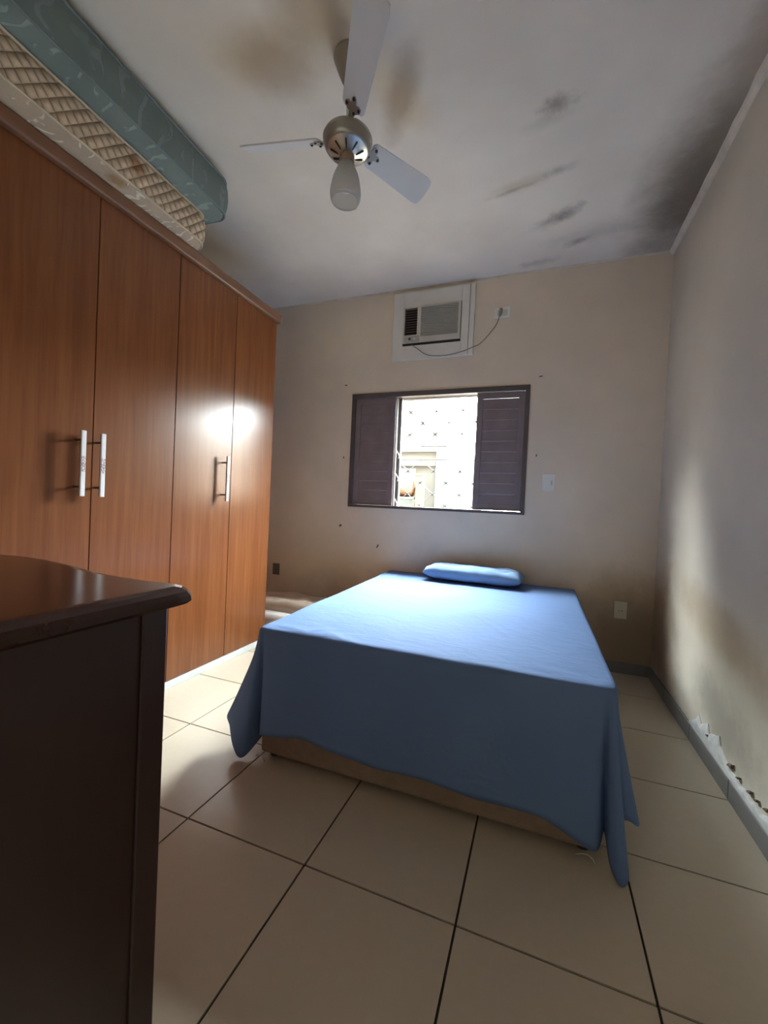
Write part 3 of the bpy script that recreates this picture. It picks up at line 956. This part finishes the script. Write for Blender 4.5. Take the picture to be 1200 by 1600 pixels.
# ------------------------------------------------------------------ CLOTH BUNDLE behind the wardrobe
def slab(name, mat, x0, x1, y0, y1, z0, z1, amp, seed, parent):
    bm = bmesh.new()
    nx, ny = 24, 16
    P = []
    def hz(u, v):
        e = (max(0, 1 - abs(2 * u - 1) ** 6) * max(0, 1 - abs(2 * v - 1) ** 6)) ** 0.4
        return z0 + (z1 - z0) * e * (1 + amp * noise.noise((u * 4, v * 4, seed)) + amp * 0.4 * noise.noise((u * 10, v * 9, seed)))
    g = [[bm.verts.new((x0 + (x1 - x0) * i / nx, y0 + (y1 - y0) * j / ny, hz(i / nx, j / ny))) for j in range(ny + 1)] for i in range(nx + 1)]
    b_ = [[bm.verts.new((x0 + (x1 - x0) * i / nx, y0 + (y1 - y0) * j / ny, z0)) for j in range(ny + 1)] for i in range(nx + 1)]
    for i in range(nx):
        for j in range(ny):
            bm.faces.new((g[i][j], g[i + 1][j], g[i + 1][j + 1], g[i][j + 1]))
            bm.faces.new((b_[i][j], b_[i][j + 1], b_[i + 1][j + 1], b_[i + 1][j]))
    bmesh.ops.remove_doubles(bm, verts=bm.verts, dist=1e-4)
    return obj(name, bm, mat, parent, True)
cb = tag(empty('folded_bedding', (-1.87, 2.93, 0)), 'folded cream bedding on the floor between wardrobe and bed', 'bedding')
slab('lower_fold', 'bundle_white', -0.44, 0.56, -0.24, 0.27, 0.001, 0.105, 0.10, 1, cb)
slab('middle_fold', 'bundle_white', -0.44, 0.54, -0.25, 0.27, 0.104, 0.19, 0.16, 2, cb)
slab('upper_fold', 'bundle_cloth', -0.44, 0.50, -0.13, 0.28, 0.186, 0.27, 0.35, 3, cb)

# ------------------------------------------------------------------ DRESSER
dz_ = 0.90
dr = tag(empty('dresser', (-1.22, 0.40, 0)), 'dark brown glossy wooden dresser in the left foreground', 'dresser')
do = Vector(dr.location)
# bow-front outline of the top (x, y), right end towards the bed
front = [(-0.640, 0.612), (-0.642, 0.640), (-0.655, 0.655), (-0.68, 0.657), (-0.74, 0.650), (-0.80, 0.650), (-0.87, 0.654), (-0.95, 0.668), (-1.04, 0.688), (-1.14, 0.705), (-1.225, 0.710),
         (-1.31, 0.705), (-1.41, 0.688), (-1.50, 0.668), (-1.58, 0.654), (-1.65, 0.650), (-1.71, 0.650), (-1.77, 0.657), (-1.795, 0.655), (-1.808, 0.640), (-1.81, 0.612)]
out = front + [(-1.81, 0.13), (-0.640, 0.13)]
bm = bmesh.new()
cxy = Vector((-1.225, 0.40))
def ins(p, s):
    v = Vector(p) - cxy
    return (p[0] - math.copysign(s, v.x) - do.x, p[1] - math.copysign(s, v.y) - do.y)
rings = []
for s, z in ((0.022, 0.862), (0.006, 0.864), (0.0, 0.870), (0.001, 0.880), (0.006, 0.889), (0.013, 0.896), (0.022, 0.8995), (0.030, 0.900)):
    rings.append([bm.verts.new((*ins(p, s), z)) for p in out])
for A, B in zip(rings, rings[1:]):
    for k in range(len(out)):
        bm.faces.new((A[k], A[(k + 1) % len(out)], B[(k + 1) % len(out)], B[k]))
bm.faces.new(rings[0])
bm.faces.new(list(reversed(rings[-1])))
obj('top', bm, 'dresser_top_wood', dr, False)
def dbx(name, mat, x0, x1, y0, y1, z0, z1, bev=0.0):
    return obj(name, bx(x0 - do.x, x1 - do.x, y0 - do.y, y1 - do.y, z0, z1, bev=bev), mat, dr)
XS0, XS1 = -1.765, -0.680
for sx, sgn in ((XS1, 1), (XS0, -1)):
    a, b_ = (sx - 0.05, sx) if sgn > 0 else (sx, sx + 0.05)
    dbx('corner_post', 'dresser_wood', a, b_, 0.566, 0.620, 0.0, 0.862, bev=0.003)
    dbx('corner_post', 'dresser_wood', a, b_, 0.15, 0.20, 0.0, 0.862, bev=0.003)
    a, b_ = (sx - 0.022, sx - 0.006) if sgn > 0 else (sx + 0.006, sx + 0.022)
    dbx('side_panel', 'dresser_wood', a, b_, 0.20, 0.566, 0.06, 0.862)
dbx('back_panel', 'dresser_wood', XS0 + 0.05, XS1 - 0.05, 0.155, 0.165, 0.06, 0.862)
dbx('bottom_rail', 'dresser_wood', XS0 + 0.05, XS1 - 0.05, 0.57, 0.60, 0.04, 0.10)
def bow(name, z0, z1, th, push):
    bm = bmesh.new()
    n_ = 18
    xs = [XS0 + 0.053 + (XS1 - XS0 - 0.106) * i / n_ for i in range(n_ + 1)]
    f_ = [0.598 + push + 0.055 * math.exp(-((x + 1.2225) / 0.30) ** 2) for x in xs]
    poly = [(x - do.x, y - do.y) for x, y in zip(xs, f_)] + [(x - do.x, y - th - do.y) for x, y in reversed(list(zip(xs, f_)))]
    prism(bm, poly, z0, z1)
    return obj(name, bm, 'dresser_wood', dr)
for k in range(4):
    bow('drawer_front', 0.105 + 0.188 * k, 0.105 + 0.188 * k + 0.183, 0.022, 0.0)

# ------------------------------------------------------------------ CEILING FAN
FX, FY = -0.791, 1.50
fan = tag(empty('ceiling_fan', (FX, FY, H)), 'white three-bladed ceiling fan with a frosted glass lamp shade', 'ceiling fan')
bm = bmesh.new()
lathe(bm, [(0.015, -0.001), (0.068, -0.001), (0.070, -0.008), (0.066, -0.020), (0.052, -0.055), (0.036, -0.090), (0.024, -0.105), (0.015, -0.108)], 32, cap_ends=True)
obj('canopy', bm, 'fan_canopy', fan, True)
bm = bmesh.new()
tube(bm, [(0, 0, -0.09), (0, 0, -0.27)], 0.011, 14)
obj('down_rod', bm, 'fan_white', fan, True)
zb = -0.328
bm = bmesh.new()
lathe(bm, [(0.012, zb + 0.034), (0.040, zb + 0.034), (0.075, zb + 0.027), (0.093, zb + 0.015), (0.099, zb + 0.003), (0.098, zb - 0.004), (0.094, zb - 0.010), (0.093, zb - 0.022), (0.084, zb - 0.036),
           (0.078, zb - 0.039), (0.070, zb - 0.041), (0.050, zb - 0.050), (0.032, zb - 0.058), (0.012, zb - 0.060)], 48, cap_ends=True)
motor = obj('motor_housing', bm, 'fan_silver', fan, True)
for k in range(9):
    a = 2 * PI * k / 9 + 0.2
    bm = bmesh.new()
    c, s = math.cos(a), math.sin(a)
    tube(bm, [(0.036 * c, 0.036 * s, zb - 0.0575), (0.050 * c, 0.050 * s, zb - 0.0515), (0.066 * c, 0.066 * s, zb - 0.0440)], [0.002, 0.0036, 0.0036], 5)
    obj('vent_slot', bm, 'fan_dark', motor)
bm = bmesh.new()
lathe(bm, [(0.010, zb - 0.055), (0.026, zb - 0.055), (0.030, zb - 0.062), (0.030, zb - 0.082), (0.026, zb - 0.094), (0.010, zb - 0.096)], 24, cap_ends=True)
obj('lamp_socket', bm, 'fan_socket', fan, True)
bm = bmesh.new()
prof = [(0.024, zb - 0.080), (0.028, zb - 0.090), (0.036, zb - 0.108), (0.046, zb - 0.130), (0.054, zb - 0.156), (0.059, zb - 0.182), (0.062, zb - 0.206), (0.060, zb - 0.228), (0.055, zb - 0.240)]
inner = [(r - 0.003, z) for r, z in reversed(prof)]
lathe(bm, prof + inner, 32)
obj('lamp_shade', bm, 'frosted_glass', fan, True)
bm = bmesh.new()
lathe(bm, [(0.004, zb - 0.09), (0.013, zb - 0.092), (0.014, zb - 0.115), (0.022, zb - 0.140), (0.027, zb - 0.165), (0.024, zb - 0.188), (0.014, zb - 0.200), (0.003, zb - 0.203)], 20, cap_ends=True)
obj('bulb', bm, 'plate_white', fan, True)
# blades
def blade(ang, pitch=math.radians(14)):
    M = Matrix.Translation((0, 0, zb + 0.010)) @ Matrix.Rotation(ang, 4, 'Z') @ Matrix.Rotation(-math.radians(5), 4, 'Y') @ Matrix.Rotation(pitch, 4, 'X')
    bm = bmesh.new()
    R0, R1 = 0.115, 0.470
    ol = [(R0, -0.036), (R0 + 0.012, -0.046)]
    ol += [(R1 - 0.035, -0.060), (R1 - 0.008, -0.055), (R1, -0.040), (R1 + 0.004, 0.0), (R1, 0.040), (R1 - 0.008, 0.055), (R1 - 0.035, 0.060), (R0 + 0.012, 0.046), (R0, 0.036)]
    prism(bm, ol, -0.003, 0.003)
    bmesh.ops.transform(bm, matrix=M, verts=bm.verts)
    b_ = obj('blade', bm, 'fan_white', fan)
    bm = bmesh.new()
    # bracket: arm widening into a three-lobed plate
    prism(bm, [(0.080, -0.012), (0.110, -0.012), (0.122, -0.030), (0.136, -0.032), (0.142, -0.022), (0.140, -0.010), (0.160, -0.008), (0.168, 0.0), (0.160, 0.008), (0.140, 0.010), (0.142, 0.022), (0.136, 0.032), (0.122, 0.030), (0.110, 0.012), (0.080, 0.012)], -0.008, -0.0032)
    bmesh.ops.transform(bm, matrix=M, verts=bm.verts)
    br = obj('blade_bracket', bm, 'fan_silver', b_)
    for (x, y) in ((0.132, -0.025), (0.132, 0.025), (0.159, 0.0), (0.112, 0.008)):
        bm = bmesh.new()
        lathe(bm, [(0.0015, -0.0125), (0.0045, -0.012), (0.006, -0.008), (0.006, -0.0075)], 8, x, y, True)
        bmesh.ops.transform(bm, matrix=M, verts=bm.verts)
        obj('screw', bm, 'fan_dark', b_)
for a in (-55, 65, 185):
    blade(math.radians(a), -math.radians(28))

# ------------------------------------------------------------------ AIR CONDITIONER
ac = tag(empty('air_conditioner', (-0.875, D, 2.265)), 'old cream window air conditioner boxed in a white board above the window', 'air conditioner')
ao = Vector(ac.location)
def abx(name, mat, x0, x1, y0, y1, z0, z1, bev=0.0, parent=ac):
    return obj(name, bx(x0 - ao.x, x1 - ao.x, y0 - ao.y, y1 - ao.y, z0 - ao.z, z1 - ao.z, bev=bev), mat, parent)
AX0, AX1, AZ0, AZ1 = -1.206, -0.547, 2.265, 2.808
UX0, UX1, UZ0, UZ1 = -1.115, -0.650, 2.378, 2.682
y0_, y1_ = D - 0.030, D - 0.001
abx('surround_board', 'ac_board', AX0, UX0 - 0.004, y0_, y1_, AZ0, AZ1, 0.003)
abx('surround_board', 'ac_board', UX1 + 0.004, AX1 - 0.040, y0_, y1_, AZ0, AZ1, 0.003)
abx('surround_board', 'ac_board', UX0 - 0.004, UX1 + 0.004, y0_, y1_, UZ1 + 0.004, AZ1, 0.0)
abx('surround_board', 'ac_board', UX0 - 0.004, UX1 + 0.004, y0_, y1_, AZ0, UZ0 - 0.004, 0.0)
abx('edge_strip', 'ac_board', AX1 - 0.036, AX1, y0_ - 0.006, y1_, AZ0, AZ1, 0.003)
abx('housing', 'ac_dark', UX0 - 0.003, UX1 + 0.003, D - 0.020, y1_, UZ0 - 0.003, UZ1 + 0.003)
yf = D - 0.045
frm = bmesh.new()
for (a, b_, c, d_) in ((UX0, UX0 + 0.012, UZ0 + 0.012, UZ1), (UX0 + 0.118, UX0 + 0.148, UZ0 + 0.012, UZ1), (UX1 - 0.018, UX1, UZ0 + 0.012, UZ1), (UX0 + 0.012, UX0 + 0.118, UZ1 - 0.012, UZ1),
                       (UX0 + 0.148, UX1 - 0.018, UZ1 - 0.012, UZ1), (UX0 + 0.012, UX0 + 0.118, UZ0 + 0.012, UZ0 + 0.075), (UX0 + 0.148, UX1 - 0.018, UZ0 + 0.012, UZ0 + 0.055)):
    box(frm, a - ao.x, b_ - ao.x, yf - ao.y, D - 0.020 - ao.y, c - ao.z, d_ - ao.z)
face = obj('front_panel', frm, 'ac_plastic', ac)
vz0, vz1 = UZ0 + 0.075, UZ1 - 0.012
vn = 11
for k in range(vn):
    zc = vz0 + (vz1 - vz0) * (k + 0.5) / vn
    bm = bmesh.new()
    prism(bm, [(yf + 0.003 - ao.y, zc - 0.004 - ao.z), (yf + 0.005 - ao.y, zc - 0.006 - ao.z), (yf + 0.020 - ao.y, zc + 0.004 - ao.z), (yf + 0.018 - ao.y, zc + 0.006 - ao.z)], UX0 + 0.012 - ao.x, UX0 + 0.118 - ao.x, 'x')
    obj('vent_louvre', bm, 'ac_vent', face)
fz0, fz1 = UZ0 + 0.055, UZ1 - 0.012
fn = 22
for k in range(fn):
    zc = fz0 + (fz1 - fz0) * (k + 0.5) / fn
    hh = (fz1 - fz0) / fn
    bm = bmesh.new()
    prism(bm, [(yf + 0.001 - ao.y, zc - hh * 0.42 - ao.z), (yf + 0.012 - ao.y, zc - hh * 0.5 - ao.z), (yf + 0.012 - ao.y, zc + hh * 0.5 - ao.z), (yf + 0.004 - ao.y, zc + hh * 0.42 - ao.z)], UX0 + 0.148 - ao.x, UX1 - 0.018 - ao.x, 'x')
    obj('filter_louvre', bm, 'ac_filter', face)
abx('control_panel', 'ac_filter', UX0 + 0.014, UX0 + 0.140, yf - 0.003, yf + 0.001, UZ0 + 0.016, UZ0 + 0.068, 0.001)
for kx in (0.062, 0.10):
    bm = bmesh.new()
    lathe(bm, [(0.004, 0), (0.011, 0), (0.010, 0.010), (0.003, 0.011)], 14, cap_ends=True)
    bmesh.ops.rotate(bm, verts=bm.verts, cent=(0, 0, 0), matrix=Matrix.Rotation(PI / 2, 3, 'X'))
    obj('knob', bm, 'ac_vent' if kx < 0.08 else 'ac_plastic', ac, True, (UX0 + kx - ao.x, yf - 0.002 - ao.y, UZ0 + 0.043 - ao.z))
abx('bottom_lip', 'ac_dark', UX0, UX1, D - 0.040, D - 0.018, UZ0, UZ0 + 0.011)
cord = crom([(-1.045, D - 0.034, 2.385), (-0.99, D - 0.037, 2.345), (-0.93, D - 0.038, 2.300), (-0.87, D - 0.039, 2.278), (-0.78, D - 0.039, 2.270), (-0.69, D - 0.039, 2.276), (-0.60, D - 0.041, 2.295),
             (-0.545, D - 0.041, 2.315), (-0.50, D - 0.012, 2.345), (-0.44, D - 0.010, 2.405), (-0.385, D - 0.012, 2.475), (-0.362, D - 0.018, 2.535), (-0.352, D - 0.022, 2.570)], 5)
bm = bmesh.new()
tube(bm, [(p.x - ao.x, p.y - ao.y, p.z - ao.z) for p in cord], 0.0035, 6)
obj('power_cord', bm, 'cord_grey', ac, True)
bm = bmesh.new()
tube(bm, [(-0.360 - ao.x, D - 0.020 - ao.y, 2.535 - ao.z), (-0.354 - ao.x, D - 0.022 - ao.y, 2.560 - ao.z), (-0.350 - ao.x, D - 0.020 - ao.y, 2.592 - ao.z)], [0.007, 0.012, 0.011], 8)
obj('plug', bm, 'cord_grey', ac, True)

# ------------------------------------------------------------------ SOCKETS AND SWITCH
def plate(name, label, x0, x1, z0, z1, mat, cat, kind, group=None):
    t = tag(empty(name, ((x0 + x1) / 2, D, z0)), label, cat, group)
    W_, H_ = x1 - x0, z1 - z0
    obj('cover_plate', bx(-W_ / 2, W_ / 2, -0.008, -0.0005, 0, H_, bev=0.002), mat, t)
    if kind == 'switch':
        obj('rocker', bx(W_ * 0.18, W_ * 0.30, -0.013, -0.0075, H_ * 0.36, H_ * 0.62, bev=0.001), 'plate_dull', t)
    elif kind == 'double':
        obj('socket_insert', bx(-W_ * 0.30, W_ * 0.32, -0.0095, -0.0075, H_ * 0.25, H_ * 0.75, bev=0.0005), 'plate_dull', t)
    else:
        for s in (-1, 1):
            bm = bmesh.new()
            lathe(bm, [(0.001, 0), (0.0035, 0), (0.0035, 0.002), (0.001, 0.002)], 8, cap_ends=True)
            bmesh.ops.rotate(bm, verts=bm.verts, cent=(0, 0, 0), matrix=Matrix.Rotation(PI / 2, 3, 'X'))
            obj('socket_hole', bm, 'black_plastic', t, False, (s * 0.010, -0.007, H_ * 0.46))
    return t
plate('wall_socket', 'white socket plate beside the air conditioner with a plug in it', -0.401, -0.284, 2.522, 2.608, 'plate_white', 'socket', 'double')
plate('light_switch', 'white switch plate on the wall to the right of the window', 0.000, 0.087, 1.231, 1.357, 'plate_white', 'switch', 'switch')
plate('wall_socket', 'cream socket plate low on the wall to the right of the bed', 0.507, 0.584, 0.373, 0.490, 'plate_dull', 'socket', 'single')
plate('wall_socket', 'dull brown socket plate on the wall just past the wardrobe', -2.296, -2.225, 0.392, 0.495, 'plate_brown', 'socket', 'single')
